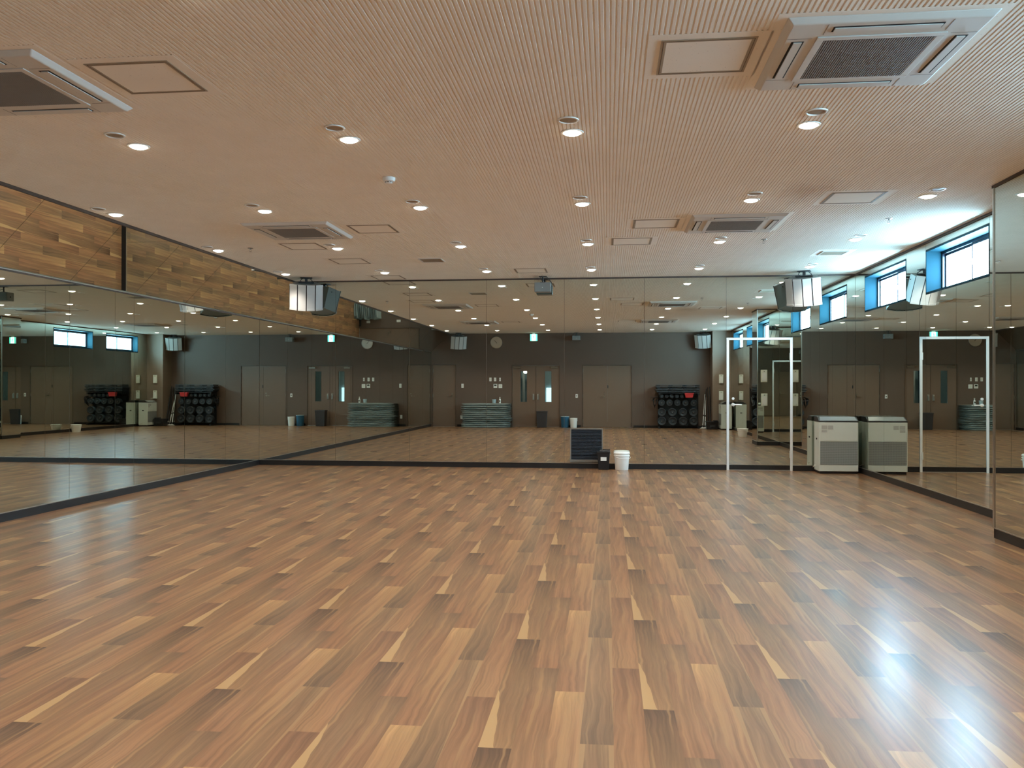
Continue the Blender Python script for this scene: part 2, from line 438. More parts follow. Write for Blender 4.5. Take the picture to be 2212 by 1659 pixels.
def right_mirrors():
    x0, x1 = XR, XR+.006; z1 = H-.022
    def pan(label, a, b, za, zb, g): mirror(label, g, B(x0, x1, a+G, b-G, za, zb))
    g = 'mirror pieces of the front half of the right wall'
    pan('right wall mirror strip between front corner and first high window', 13.08, YF, MB0, z1, g)
    pan('right wall mirror under the front window, half behind the grey floor unit', 12.2, 13.08, MB0, WZ0-.006, g)
    pan('right wall mirror under the front window, half nearer the room', 11.32, 12.2, MB0, WZ0-.006, g)
    pan('thin mirror strip over the window nearest the front corner', 11.32, 13.08, WZ1+.006, z1, g)
    pan('right wall mirror strip between the two windows before the pier', 10.65, 11.32, MB0, z1, g)
    pan('right wall mirror under the window beside the pier, far half', 9.76, 10.65, MB0, WZ0-.006, g)
    pan('right wall mirror under the window beside the pier, near half', 8.94, 9.76, MB0, WZ0-.006, g)
    pan('thin mirror strip over the window beside the pier', 8.94, 10.65, WZ1+.006, z1, g)
    pan('right wall mirror panel touching the far side of the pier', YP1, 8.94, MB0, z1, g)
    g = 'mirror pieces of the rear half of the right wall'
    pan('right wall mirror panel touching the near side of the pier', 5.08, YP0, MB0, z1, g)
    pan('mirror under the third window, half towards the pier', 4.17, 5.08, MB0, WZ0-.006, g)
    pan('mirror under the third window, half behind the lone white bucket', 3.27, 4.17, MB0, WZ0-.006, g)
    pan('thin mirror strip over the third window from the front', 3.27, 5.08, WZ1+.006, z1, g)
    pan('mirror strip between the two rear windows of the right wall', 2.60, 3.27, MB0, z1, g)
    pan('mirror under the rearmost window, half away from the column', 1.71, 2.60, MB0, WZ0-.006, g)
    pan('mirror under the rearmost window, half next to the column', .82, 1.71, MB0, WZ0-.006, g)
    pan('thin mirror strip over the rearmost window', .82, 2.60, WZ1+.006, z1, g)
    pan('narrow mirror strip beside the brown corner column', YC, .82, MB0, z1, g)
    g = 'mirror faces of the pier'
    mirror('mirror on the room side of the right wall pier', g, B(XP, XP+.006, YP0+G, YP1-.012, MB0, z1))
    mirror('mirror on the pier side that faces the front wall', g, B(XP+.012, XR-G, YP1-.006, YP1, MB0, z1))
    mirror('mirror on the pier side that faces the back wall', g, B(XP+.012, XR-G, YP0, YP0+.006, MB0, z1))
right_mirrors()

# ---------------------------------------------------------------- windows
def window(i, a, b):
    x0, x1 = XR-.002, XR+.30; t = .022
    m = MB()
    m.box(x0, x1, a, a+t, WZ0, WZ1); m.box(x0, x1, b-t, b, WZ0, WZ1); m.box(x0, x1, a+t, b-t, WZ1-t, WZ1); m.box(x0, x1, a+t, b-t, WZ0, WZ0+t)
    w = struct(m.build('window_%d' % i, 'revl'))
    ya, yb, za, zb = a+t, b-t, WZ0+t, WZ1-t; f = .032; xf = XR+.17; xg = xf+.05
    m = MB(); m.box(xf, xg+.03, ya, ya+f, za, zb); m.box(xf, xg+.03, yb-f, yb, za, zb); m.box(xf, xg+.03, ya+f, yb-f, zb-f, zb); m.box(xf, xg+.03, ya+f, yb-f, za, za+f)
    m.build('window_frame', 'wfr', w)
    c = (ya+yb)/2
    for k, (p, q, xo) in enumerate(((ya+f, c+.022, 0), (c-.022, yb-f, .018))):
        s_ = MB(); e = .026; xa, xb = xf+.012+xo, xf+.028+xo
        s_.box(xa, xb, p, p+e, za+f, zb-f); s_.box(xa, xb, q-e, q, za+f, zb-f); s_.box(xa, xb, p+e, q-e, zb-f-e, zb-f); s_.box(xa, xb, p+e, q-e, za+f, za+f+e)
        so = s_.build('sash', 'wfr', w)
        B(xa+.006, xa+.010, p+e, q-e, za+f+e, zb-f-e).build('window_pane', 'sky', so)
    B(xf-.004, xf+.012, c-.012, c+.012, (za+zb)/2-.03, (za+zb)/2+.03).build('window_latch', 'alu', w)
for i, (a, b) in enumerate(WINS): window(i+1, a, b)

# ---------------------------------------------------------------- doors
def lever(parent, x, z, s, mat='steel', y=YB, face=1, vert=False):
    """lever or pull handle on a leaf; s = side the lever points to, face = +1 looks to +Y"""
    m = MB(); m.lathe([(.026, y), (.026, y+face*.008)], 16, x, z, 'y'); m.lathe([(.009, y), (.009, y+face*.045)], 10, x, z, 'y')
    m.tube([(x, y+face*.045, z), (x+s*.05, y+face*.048, z), (x+s*.125, y+face*.045, z-.002)], .0085, 10)
    m.build('door_handle', mat, parent, smooth=True)
def pull(parent, x, z):
    m = MB(); y = YB-.02
    m.box(x-.028, x+.028, y, y+.006, z-.16, z+.03)
    m.tube([(x, y+.006, z), (x, y+.055, z), (x, y+.06, z-.02), (x, y+.055, z-.15), (x, y+.02, z-.155)], .012, 10)
    m.build('door_handle', 'alu', parent, smooth=True)
def hinge(parent, x, y, z, mat='steel'):
    MB().lathe([(.008, z-.055), (.008, z+.055)], 8, x, y, 'z').build('hinge', mat, parent)
def frame_back(i, a, b, h):
    m = MB(); t = .022; y0, y1 = YB-.13, YB+.006
    m.box(a, a+t, y0, y1, 0, h); m.box(b-t, b, y0, y1, 0, h); m.box(a+t, b-t, y0, y1, h-t, h)
    return struct(m.build('door_%d' % i, 'frame'))
yl0, yl1 = YB-.06, YB-.02
a, b, h = DOORS[0]
d = frame_back(1, a, b, h)
lf = B(a+.025, b-.025, yl0, yl1, .008, h-.025).build('door_leaf', 'door', d)
lever(lf, b-.15, .985, -1, y=yl1); MB().lathe([(.022, yl1), (.022, yl1+.012)], 14, b-.13, 1.06, 'y').build('thumb_turn', 'steel', lf)
for z in (.2, 1.0, 1.8): hinge(lf, a+.028, YB-.012, z)
B(a+.02, b-.02, YB-.12, YB, .0, .006).build('door_sill', 'alu', d)
a, b, h = DOORS[1]
d = frame_back(2, a, b, h); c = (a+b)/2
for (p, q, w0, w1, hs) in ((a+.025, c-.002, -2.774, -2.575, c-.075), (c+.002, b-.025, -1.992, -1.79, c+.07)):
    z0, z1 = .803, 1.786
    m = MB(); m.box(p, w0, yl0, yl1, .008, h-.025); m.box(w1, q, yl0, yl1, .008, h-.025); m.box(w0, w1, yl0, yl1, .008, z0); m.box(w0, w1, yl0, yl1, z1, h-.025)
    lf = m.build('door_leaf', 'door', d)
    B(w0, w1, yl0+.016, yl0+.022, z0, z1).build('door_glass', 'glass', lf)
    m = MB(); e = .006; m.box(w0-e, w0, yl1, yl1+.003, z0-e, z1+e); m.box(w1, w1+e, yl1, yl1+.003, z0-e, z1+e); m.box(w0, w1, yl1, yl1+.003, z0-e, z0); m.box(w0, w1, yl1, yl1+.003, z1, z1+e)
    m.build('glazing_bead', 'frame', lf)
    pull(lf, hs, 1.03)
    left = p < c-.1 and q < c
    xh = p+.16 if left else q-.16
    m = MB(); m.box(xh-.11, xh+.11, yl1, yl1+.045, h-.115, h-.065)
    m.build('door_closer', 'steel', lf)
    m = MB(); sx = 1 if left else -1
    m.tube([(xh, yl1+.03, h-.06), (xh+sx*.2, yl1+.1, h-.052), (xh-sx*.02, yl1+.03, h-.046)], .007, 6); m.build('closer_arm', 'steel', lf)
B(c-.004, c+.012, yl1, yl1+.006, .01, h-.03).build('astragal', 'frame', d)
B(a+.02, b-.02, YB-.12, YB, .0, .006).build('door_sill', 'alu', d)
a, b, h = DOORS[2]
d = frame_back(3, a, b, h); c = (a+b)/2+.006
for (p, q) in ((a+.025, c-.0015), (c+.0015, b-.025)):
    lf = B(p, q, yl0, yl1, .008, h-.025).build('door_leaf', 'door', d)
    hx = p+.003 if p < c-.1 else q-.003
    for z in (.2, 1.0, 1.8): hinge(lf, hx, YB-.012, z)
    if p < c-.1:
        lever(lf, q-.10, .985, -1, y=yl1); MB().lathe([(.02, yl1), (.02, yl1+.012)], 14, q-.09, 1.065, 'y').build('thumb_turn', 'steel', lf)
    else:
        B(p+.002, p+.03, yl1, yl1+.012, 1.245, 1.335).build('door_latch_plate', 'black', lf)
# mirrored door in the front wall
d = MB()
fx0, fx1, fz = 1.824, 2.812, 2.042
d.box(fx0, fx0+.036, YF-.014, YF+.012, 0, fz); d.box(fx1-.036, fx1, YF-.014, YF+.012, 0, fz); d.box(fx0+.036, fx1-.036, YF-.014, YF+.012, fz-.036, fz)
d4 = struct(d.build('door_4', 'wframe'))
lf = B(fx0+.040, fx1-.040, YF-.001, YF+.010, .012, .082).build('door_kick_strip', 'base', d4)
B(fx0+.04, fx1-.04, YF-.004, YF+.010, .0, .011).build('door_sill', 'alu', d4)
lf = B(fx0+.040, fx1-.040, YF-.003, YF+.008, .087, fz-.04).build('door_leaf', 'mirror', d4)
B(fx0+.040, fx1-.040, YF-.006, YF+.008, .0825, .0866).build('door_bottom_channel', 'alu', lf)
lever(lf, 1.922, 1.011, 1, 'chrome', YF-.003, -1)
MB().lathe([(.02, YF-.003), (.02, YF-.013)], 16, 1.922, 1.105, 'y').build('key_cylinder', 'chrome', lf)
for z in (.25, 1.75): hinge(lf, fx1-.036, YF-.018, z, 'wframe')

# hall beyond the glazed doors
hx0, hx1, hy0, hy1 = -5.2, .6, -4.6, YB-.13
struct(B(hx0, hx1, hy0-.1, hy0, 0, 2.8).build('wall_hall_far', 'hall'))
struct(B(hx0-.1, hx0, hy0, hy1, 0, 2.8).build('wall_hall_left', 'hall'))
struct(B(hx1, hx1+.1, hy0, hy1, 0, 2.8).build('wall_hall_right', 'hall'))
struct(B(hx0-.1, hx1+.1, hy0-.1, hy1-.01, 2.8, 2.9).build('ceiling_hall', 'hall'))
struct(B(hx0-.1, hx1+.1, hy0-.1, YB-.21, -.1, 0.0).build('floor_hall', 'bin'))
t = thing('weight_machine', 'dark exercise machine with upright bars seen through the left door pane', 'exercise machine', (-3.05, hy0+.5, 0))
m = MB()
m.box(-.5, .5, -.3, .3, 0, .12)
m.build('machine_base', 'halld', t)
for k in range(5): B(-.42+k*.2, -.34+k*.2, .1, .16, .12, 1.9).build('upright_bar', 'halld' if k % 2 else 'acwhite', t)
B(-.5, .5, .05, .2, 1.9, 2.0).build('crossbar', 'halld', t)
tag(B(-2.25, -1.35, hy0+.03, hy0+.08, 0, 1.25).build('glow_board', 'hallglow'), 'self-glowing bluish board low in the hall behind the right door pane', 'board')  # brightness behind the right pane is put in as emission
t = thing('hall_fill_light', 'added fill light under the hall ceiling behind the double doors', 'ceiling light', (-2.6, -3.0, 2.8))  # added emitter that brightens the hall behind the door glass
B(-.8, .8, -.12, .12, -.05, 0).build('fill_panel', 'halllamp', t)
t = thing('hall_counter', 'dark hall counter behind the glazed double doors', 'counter', (-2.0, hy0+.9, 0))
B(-.5, .35, -.25, .25, 0, .5).build('counter_body', 'halld', t); B(-.55, .4, -.3, .3, .5, .54).build('countertop', 'hall', t)
t = thing('globe_lamp', 'small round white lamp hanging in the hall behind the left door pane', 'lamp', (-2.81, -2.3, 2.67))
MB().tube([(0, 0, 0), (0, 0, -.80)], .006, 6).build('cord', 'black', t)
MB().lathe([(.001, -.93), (.04, -.925), (.062, -.90), (.07, -.865), (.062, -.83), (.04, -.805), (.001, -.80)], 20).build('lamp_globe', 'halllamp', t, smooth=True)

# ---------------------------------------------------------------- ceiling fittings
LX = [-4.8822+1.5476*i for i in range(6)]; LX = [v+.0 for v in LX]
LY = [1.2533+2.2766*i for i in range(6)]
COLN = ['leftmost', 'second from left', 'third from left', 'third from right', 'second from right', 'rightmost']
ROWN = ['rearmost row', 'fifth row from the front', 'fourth row from the front', 'third row from the front', 'second row from the front', 'row nearest the front']
def downlight():
    t = thing('downlight', '', 'ceiling light')
    MB().lathe([(.078, .0), (.076, -.005), (.062, -.006), (.059, -.001), (.059, .002)], 28).build('trim_ring', 'white', t, smooth=True)
    m = MB().lathe([(.0595, -.001), (.054, -.011), (.038, -.018), (.02, -.021), (.001, -.022)], 16); m.build('lamp_lens', 'lens', t, smooth=True)
    ld = bpy.data.lights.new('lamp_light', 'SPOT'); ld.energy = LAMP_W; ld.color = LAMP; ld.spot_size = math.radians(126); ld.spot_blend = .7; ld.shadow_soft_size = .05
    lo = bpy.data.objects.new('lamp_light', ld); C.objects.link(lo); lo.parent = t; lo.location = (0, 0, -.07)
    return t
def blank():
    t = thing('unlit_downlight', '', 'ceiling light')
    MB().lathe([(.070, 0), (.068, -.006), (.058, -.007), (.054, .0)], 26).build('trim_ring', 'white', t, smooth=True)
    MB().lathe([(.055, -.001), (.03, -.004), (.001, -.005)], 26).build('lamp_reflector', 'hatchf', t, smooth=True)
    return t
LAMP_W = 46.
D0, U0 = downlight(), blank()
first = True
for r in range(6):
    for c in range(6):
        o = D0 if first else copy_tree(D0); u = U0 if first else copy_tree(U0); first = False
        o.location = (LX[c], LY[r], H); u.location = (LX[c]-.015, LY[r]-.275, H)
        o['label'] = 'lit round downlight, %s in the %s' % (COLN[c], ROWN[r]); o['group'] = 'lit downlights in the ceiling'
        u['label'] = 'unlit ceiling disc beside the downlight %s in the %s' % (COLN[c], ROWN[r]); u['group'] = 'unlit discs beside the downlights'

def cassette():
    t = thing('air_conditioner', '', 'air conditioner')
    h_ = .475
    B(-.52, .52, -.515, .50, -.0008, .006).build('surround_board', 'ceil', t)
    m = MB(); m.frus((-h_, h_, -h_, h_), (-h_+.028, h_-.028, -h_+.028, h_-.028), 0, -.028)
    m.build('fascia_panel', 'acwhite', t, bevel=.006)
    g = .262
    m = MB(); e = .038
    for a in ((-g-e, g+e, -g-e, -g), (-g-e, g+e, g, g+e), (-g-e, -g, -g, g), (g, g+e, -g, g)): m.box(*a, -.034, -.027)
    m.build('grille_frame', 'acwhite', t, bevel=.002)
    B(-g, g, -g, g, -.0295, -.027).build('grille_backing', 'slot', t)
    m = MB(); n = 46
    for k in range(n):
        x = -g + (k+.5)*2*g/n; m.box(x-.0034, x+.0034, -g, g, -.034, -.0296)
    for y in (-.09, .09): m.box(-g, g, y-.002, y+.002, -.0335, -.0298)
    m.build('intake_grille', 'acdark', t)
    for k in range(4):
        M4 = Matrix.Rotation(k*PI/2, 4, 'Z')
        m = MB(); m.M = M4; m.box(-.25, .25, .352, .412, -.0292, -.027); m.build('air_slot', 'slot', t)
        m = MB(); m.M = M4; m.box(-.243, .243, .361, .401, -.034, -.0293); m.build('air_flap', 'acwhite', t)
        m = MB(); m.M = M4
        for s in (-1, 1): m.box(s*.28-.0015, s*.28+.0015, .32, .44, -.0288, -.0275)
        m.build('corner_seam', 'acdark', t)
    return t
A0 = cassette()
ACS = [((1.306, 4.58), 'large white ceiling air conditioner at the upper right, nearest the viewer'),
       ((-3.385, 4.54), 'white ceiling air conditioner at the upper left, cut by the photo edge'),
       ((-3.37, 9.12), 'white ceiling air conditioner on the left before the corner speaker'),
       ((1.31, 9.18), 'white ceiling air conditioner on the right before the front mirror')]
for i, ((x, y), lab) in enumerate(ACS):
    o = A0 if i == 0 else copy_tree(A0); o.location = (x, y, H); o['label'] = lab; o['group'] = 'air conditioners in the ceiling'
    if i: o.rotation_euler = (0, 0, 0)
def hatch():
    t = thing('ceiling_hatch', '', 'access panel')
    B(-.30, .30, -.30, .30, -.0008, .006).build('surround_board', 'ceil', t)
    m = MB(); g, e = .235, .027
    for a in ((-g, g, -g, -g+e), (-g, g, g-e, g), (-g, -g+e, -g+e, g-e), (g-e, g, -g+e, g-e)): m.box(*a, -.004, -.0008)
    m.build('hatch_frame', 'hatchf', t)
    m = MB(); q = .222
    for a in ((-q, q, -q-.001, -q+.001), (-q, q, q-.001, q+.001), (-q-.001, -q+.001, -q, q), (q-.001, q+.001, -q, q)): m.box(*a, -.0046, -.004)
    m.build('hatch_joint', 'slot', t)
    B(-g+e, g-e, -g+e, g-e, -.003, -.0008).build('hatch_board', 'ceil', t)
    return t
H0 = hatch()
HS = [((.499, 4.546), 'square ceiling hatch beside the nearest air conditioner on the right'),
      ((-2.543, 4.526), 'square ceiling hatch beside the nearest air conditioner on the left'),
      ((-2.534, 9.127), 'ceiling hatch directly right of the left far air conditioner'),
      ((-3.70, 10.165), 'ceiling hatch just in front of the left far air conditioner'),
      ((-3.507, 11.44), 'ceiling hatch second from the front mirror on the left'),
      ((-3.423, 13.20), 'ceiling hatch touching the front mirror on the left'),
      ((-1.126, 12.65), 'ceiling hatch before the small grey hanging speaker'),
      ((.499, 9.147), 'ceiling hatch directly left of the right far air conditioner'),
      ((.277, 10.226), 'ceiling hatch just ahead of and left of the right far air conditioner'),
      ((2.21, 8.085), 'ceiling hatch nearest the high windows, before the pier')]
for i, ((x, y), lab) in enumerate(HS):
    o = H0 if i == 0 else copy_tree(H0); o.location = (x, y, H); o['label'] = lab; o['group'] = 'square hatches in the ceiling'
def vent():
    t = thing('ceiling_vent', '', 'vent')
    B(-.24, .24, -.27, .27, -.0008, .006).build('surround_board', 'ceil', t)
    m = MB(); g, e = .16, .018
    for a in ((-g, g, -g, -g+e), (-g, g, g-e, g), (-g, -g+e, -g+e, g-e), (g-e, g, -g+e, g-e)): m.box(*a, -.010, -.0008)
    m.build('vent_frame', 'acwhite', t)
    m = MB()
    for k in range(9): m.box(-g+e, g-e, -.13+k*.031, -.115+k*.031, -.007, -.0012)
    m.build('vent_slats', 'hatchf', t)
    return t
V0 = vent(); V0.location = (-2.37, 11.45, H); V0['label'] = 'small slatted ceiling vent on the left before the front mirror'; V0['group'] = 'slatted ceiling vents'
v = copy_tree(V0); v.location = (2.86, 11.37, H); v['label'] = 'small slatted ceiling vent lit by the right windows'
# smoke detector, sprinklers
t = thing('smoke_detector', 'white round smoke detector on the left half of the ceiling', 'smoke detector', (-1.789, 6.906, H))
MB().lathe([(.052, 0), (.052, -.016), (.046, -.030), (.034, -.034)], 26).build('detector_body', 'white', t, smooth=True)
MB().lathe([(.030, -.034), (.030, -.043), (.022, -.050), (.001, -.051)], 24).build('detector_cap', 'white', t, smooth=True)
m = MB()
for k in range(8):
    a_ = k*PI/4; m.M = Matrix.Rotation(a_, 4, 'Z'); m.box(.0292, .0312, -.007, .007, -.041, -.036)
m.build('smoke_slots', 'slot', t)
def sprinkler():
    t = thing('sprinkler', '', 'sprinkler')
    MB().lathe([(.035, 0), (.033, -.004), (.014, -.006)], 20).build('escutcheon', 'steel', t, smooth=True)
    m = MB(); m.lathe([(.008, -.005), (.008, -.022)], 10); m.tube([(-.010, 0, -.02), (-.012, 0, -.035), (0, 0, -.046)], .002, 5); m.tube([(.010, 0, -.02), (.012, 0, -.035), (0, 0, -.046)], .002, 5)
    m.lathe([(.016, -.046), (.016, -.0475)], 14); m.build('sprinkler_head', 'steel', t)
    return t
S0 = sprinkler()
for i, ((x, y), lab) in enumerate([((1.804, 10.252), 'steel sprinkler head in front of the right far air conditioner'), ((2.845, 9.12), 'steel sprinkler head on the ceiling by the window near the pier'),
                                   ((-4.406, 10.232), 'flat sprinkler disc near the sloping mirror on the left')]):
    o = S0 if i == 0 else copy_tree(S0); o.location = (x, y, H); o['label'] = lab; o['group'] = 'sprinkler heads in the ceiling'

# ---------------------------------------------------------------- speakers
def speaker():
    t = thing('loudspeaker', '', 'speaker')
    hh = .205; R0 = .43; n = 4; span = math.radians(72)
    tilt = Matrix.Translation((0, 0, -.30)) @ Matrix.Rotation(math.radians(19), 4, 'X')
    pts = [(R0*math.sin(-span/2+span*k/n), -R0*math.cos(-span/2+span*k/n)+R0-.10) for k in range(n+1)]
    m = MB(); m.M = tilt
    m.prism([pts[0]]+pts[1:]+[(.17, .19), (.06, .235), (-.06, .235), (-.17, .19)], -hh+.012, hh-.012)
    m.build('cabinet', 'spkbody', t, bevel=.004)
    m = MB(); m.M = tilt
    outer = [(x_*1.02, y_-.0035) for x_, y_ in pts]; m.prism(outer + [(pts[-1][0]-.002, pts[-1][1]+.002)] + pts[-2:0:-1] + [(pts[0][0]+.002, pts[0][1]+.002)], -hh+.004, hh-.004); m.build('front_baffle', 'black', t)
    for k in range(n):
        (ax, ay), (bx, by) = pts[k], pts[k+1]
        d = Vector((bx-ax, by-ay)).normalized(); nrm = Vector((d.y, -d.x)); o_ = nrm*.013
        a2, b2 = Vector((ax, ay))+d*.007, Vector((bx, by))-d*.007
        m = MB(); m.M = tilt
        m.prism([tuple(a2), tuple(b2), tuple(b2+o_), tuple(a2+o_)], -hh+.03, hh-.03); m.build('driver_panel', 'spk', t)
        o2 = nrm*.020
        for z0, z1 in ((-hh, -hh+.03), (hh-.03, hh)):
            m = MB(); m.M = tilt; m.prism([tuple(a2), tuple(b2), tuple(b2+o2), tuple(a2+o2)], z0, z1); m.build('end_cap', 'spk', t)
    m = MB(); m.M = tilt
    for k in range(3):
        for s in (-1, 1): m.lathe([(.006, s*.195), (.006, s*.212)], 8, .03+.05*k, -.12+.12*k, 'x')
    m.build('screw', 'black', t)
    m = MB(); m.box(-.09, .09, -.04, .08, -.012, 0); m.box(-.02, .02, .0, .04, -.07, -.012); m.tube([(-.06, 0, -.012), (-.09, .04, -.05), (-.03, .1, -.09)], .006, 6); m.tube([(.06, .02, -.012), (.1, .06, -.05), (.04, .1, -.09)], .006, 6)
    m.box(-.12, .12, -.02, .06, -.085, -.07)
    m.build('mounting_bracket', 'black', t)
    return t
P0 = speaker()
for i, (x, y, rz, lab) in enumerate([(-4.72, 13.09, math.radians(21), 'large pale ribbed loudspeaker hanging in the front left corner'),
                                    (2.88, 13.09, math.radians(-23), 'large pale ribbed loudspeaker hanging above the mirrored door by the windows'),
                                    (-4.73, .05, math.radians(180-20), 'pale ribbed loudspeaker hanging at the back wall left of the clock'),
                                    (2.93, .05, math.radians(180+20), 'pale ribbed loudspeaker hanging at the back wall over the weights rack')]):
    o = P0 if i == 0 else copy_tree(P0); o.location = (x, y, H); o.rotation_euler = (0, 0, rz); o['label'] = lab; o['group'] = 'large loudspeakers in the room corners'
def small_speaker():
    t = thing('box_speaker', '', 'speaker')
    B(-.125, .125, -.09, .09, -.245, -.10).build('cabinet', 'spkbody', t, bevel=.006)
    B(-.118, .118, -.096, -.09, -.238, -.115).build('speaker_grille', 'spkbody', t)
    MB().lathe([(.007, -.0965), (.007, -.099)], 10, 0, -.18, 'y').build('badge', 'white', t)
    m = MB(); m.box(-.06, .06, -.04, .04, -.006, 0); m.lathe([(.012, -.1), (.012, -.006)], 10); m.box(-.04, .04, -.03, .03, -.1, -.088)
    m.tube([(.05, 0, 0), (.09, .03, -.03), (.13, .06, -.08), (.134, .06, -.16)], .004, 6); m.tube([(-.04, .02, 0), (-.02, .05, -.05), (.05, .06, -.07)], .004, 6)
    m.build('mounting_bracket', 'black', t)
    for s in (-1, 1): B(s*.1255-.003, s*.1255+.003, -.012, .012, -.19, -.165).build('side_knob', 'black', t)
    return t
Q0 = small_speaker(); Q0.location = (-1.005, 13.35, H); Q0.rotation_euler = (0, 0, 0); Q0['label'] = 'small grey box speaker hanging before the middle of the front mirror'; Q0['group'] = 'small box speakers under the ceiling'
q = copy_tree(Q0); q.location = (-.987, -.12, H); q.rotation_euler = (0, 0, PI); q['label'] = 'small grey box speaker hanging at the back wall between exit sign and cupboard doors'

# ---------------------------------------------------------------- things at the front wall
t = thing('louvre_grille', 'black slatted louvre grille in the grey frame low on the front mirror', 'vent', (-.331, YF, 0))
m = MB(); a_, b_, z0, z1 = -.257, .257, .105, .633; e = .018
m.box(a_, b_, -.02, .008, z1-e, z1); m.box(a_, b_, -.02, .008, z0, z0+.035); m.box(a_, a_+e, -.02, .008, z0+.035, z1-e); m.box(b_-e, b_, -.02, .008, z0+.035, z1-e)
m.build('louvre_frame', 'lframe', t)
B(a_+e, b_-e, .004, .008, z0+.035, z1-e).build('louvre_backing', 'slot', t)
n = 21; hz = (z1-e-z0-.035)/n
for k in range(n):
    z = z0+.035+k*hz
    MB().prism([(-.017, z+.003), (-.017, z+.010), (.001, z+.0165), (.0015, z+.010)], a_+e, b_-e, 'x').build('louvre_slat', 'louver', t)
t = thing('waste_bin', 'slim black bin with white sticker standing before the louvre grille', 'bin', (-.063, 13.425, 0))
m = MB(); m.frus((-.078, .078, -.062, .062), (-.098, .098, -.075, .075), 0, .27); m.build('bin_body', 'black', t, bevel=.008)
m = MB(); m.frus((-.102, .102, -.079, .079), (-.102, .102, -.079, .079), .265, .278); m.frus((-.06, .102, .0, .079), (-.05, .1, .01, .077), .278, .302); m.build('bin_rim', 'black', t, bevel=.003)
B(-.045, .045, -.0745, -.0725, .140, .196).build('sticker', 'white', t)
B(.098, .108, -.012, .012, .225, .245).build('bin_clip', 'white', t)
def pail(name, label, loc, r0, r1, h_, mat='bucket', rim=True, handle=True, group=None, open_=True, ha=0.):
    t = thing(name, label, 'bucket', loc, ha, group)
    pr = [(r0*.96, 0), (r0, .006), (r1, h_-.002)] 
    if open_: pr += [(r1-.003, h_), (r1-.005, h_-.004), (r0-.004, .012), (.001, .010)]
    MB().lathe(pr, 32).build('bucket_body', mat, t, smooth=True)
    if rim:
        MB().lathe([(r1, h_-.045), (r1+.007, h_-.044), (r1+.007, h_-.034), (r1, h_-.033)], 32).build('bucket_collar', mat, t, smooth=True)
        MB().lathe([(r1-.002, h_-.014), (r1+.008, h_-.012), (r1+.009, h_+.002), (r1-.001, h_+.005), (r1-.004, h_)], 32).build('bucket_rim', mat, t, smooth=True)
    if handle:
        pts = [(math.cos(PI*k/12)*(r1+.010), -math.sin(PI*k/12)*(r1*.45+.02)-.004-(.5*r1 if 0 < k < 12 else 0)*math.sin(PI*k/12), h_-.05-.035*math.sin(PI*k/12)) for k in range(13)]
        MB().tube(pts, .003, 6).build('bucket_handle', mat, t)
    return t
w = pail('white_bucket', 'white plastic bucket with rim by the front mirror beside the black bin', (.217, 13.405, 0), .100, .118, .262, ha=.5)
MB().lathe([(.118, .262), (.120, .268), (.116, .278), (.04, .281), (.001, .282)], 32).build('bucket_lid', 'bucket', w, smooth=True)

def floor_unit():
    t = thing('air_purifier', '', 'air purifier')
    W, Dp = .28, .155
    B(-W+.012, W-.012, -Dp+.012, Dp-.012, 0, .035).build('plinth', 'black', t)
    B(-W, W, -Dp, Dp, .035, .765).build('casing', 'pur', t, bevel=.006)
    MB().prism([(-Dp-.002, .765), (Dp, .765), (Dp, .838), (-Dp+.11, .838), (-Dp-.002, .778)], -W-.002, W+.002, 'x').build('lid', 'purdk', t)
    m = MB(); m.add([(-W+.012, -Dp+.004, .7835), (W-.012, -Dp+.004, .7835), (W-.03, -Dp+.104, .8375), (-W+.03, -Dp+.104, .8375), (-W+.012, -Dp+.004, .787), (W-.012, -Dp+.004, .787), (W-.03, -Dp+.104, .842), (-W+.03, -Dp+.104, .842)],
                    [(0,3,2,1),(4,5,6,7),(0,1,5,4),(1,2,6,5),(2,3,7,6),(3,0,4,7)])
    m.box(-W+.03, W-.03, -Dp+.104, Dp-.01, .8375, .842)
    m.build('control_panel', 'purtop', t)
    for k in range(3): B(.10+k*.045, .125+k*.045, -Dp+.11, -Dp+.14, .842, .8435).build('button', 'purdk', t)
    B(-W+.014, W-.008, -Dp-.006, -Dp, .485, .755).build('front_panel', 'pur', t, bevel=.002)
    B(-W+.014, W-.008, -Dp-.006, -Dp, .135, .475).build('intake_grille', 'mesh', t)
    B(-W+.014, W-.008, -Dp-.005, -Dp, .04, .128).build('lower_panel', 'pur', t, bevel=.002)
    for a in ((-.245, -.165, .660, .715), (-.245, -.168, .612, .652), (-.155, -.08, .655, .715)): B(a[0], a[1], -Dp-.0072, -Dp-.006, a[2], a[3]).build('sticker', 'sticker', t)
    B(-W-.004, -W, -.03, .03, .498, .522).build('side_slot', 'slot', t)
    m = MB().tube([(-W+.01, .02, .11), (-W-.03, .03, .11), (-W-.04, .06, .08), (-W+.0, .14, .09)], .005, 6); m.tube([(W-.01, .05, .12), (W+.03, .06, .12), (W+.04, .1, .10)], .005, 6); m.build('cable', 'ivory', t)
    return t
F0 = floor_unit(); F0.location = (3.395, 13.32, 0); F0['label'] = 'grey upright air purifier standing in the front right corner'; F0['group'] = 'grey floor standing air purifiers'
f = copy_tree(F0); f.location = (3.53, .60, 0); f.rotation_euler = (0, 0, -PI/2); f['label'] = 'grey upright air purifier turned sideways beside the brown corner column'
pail('white_bucket', 'lone white bucket on the floor by the rear right mirror', (3.44, 4.52, 0), .105, .135, .215, ha=1.2)

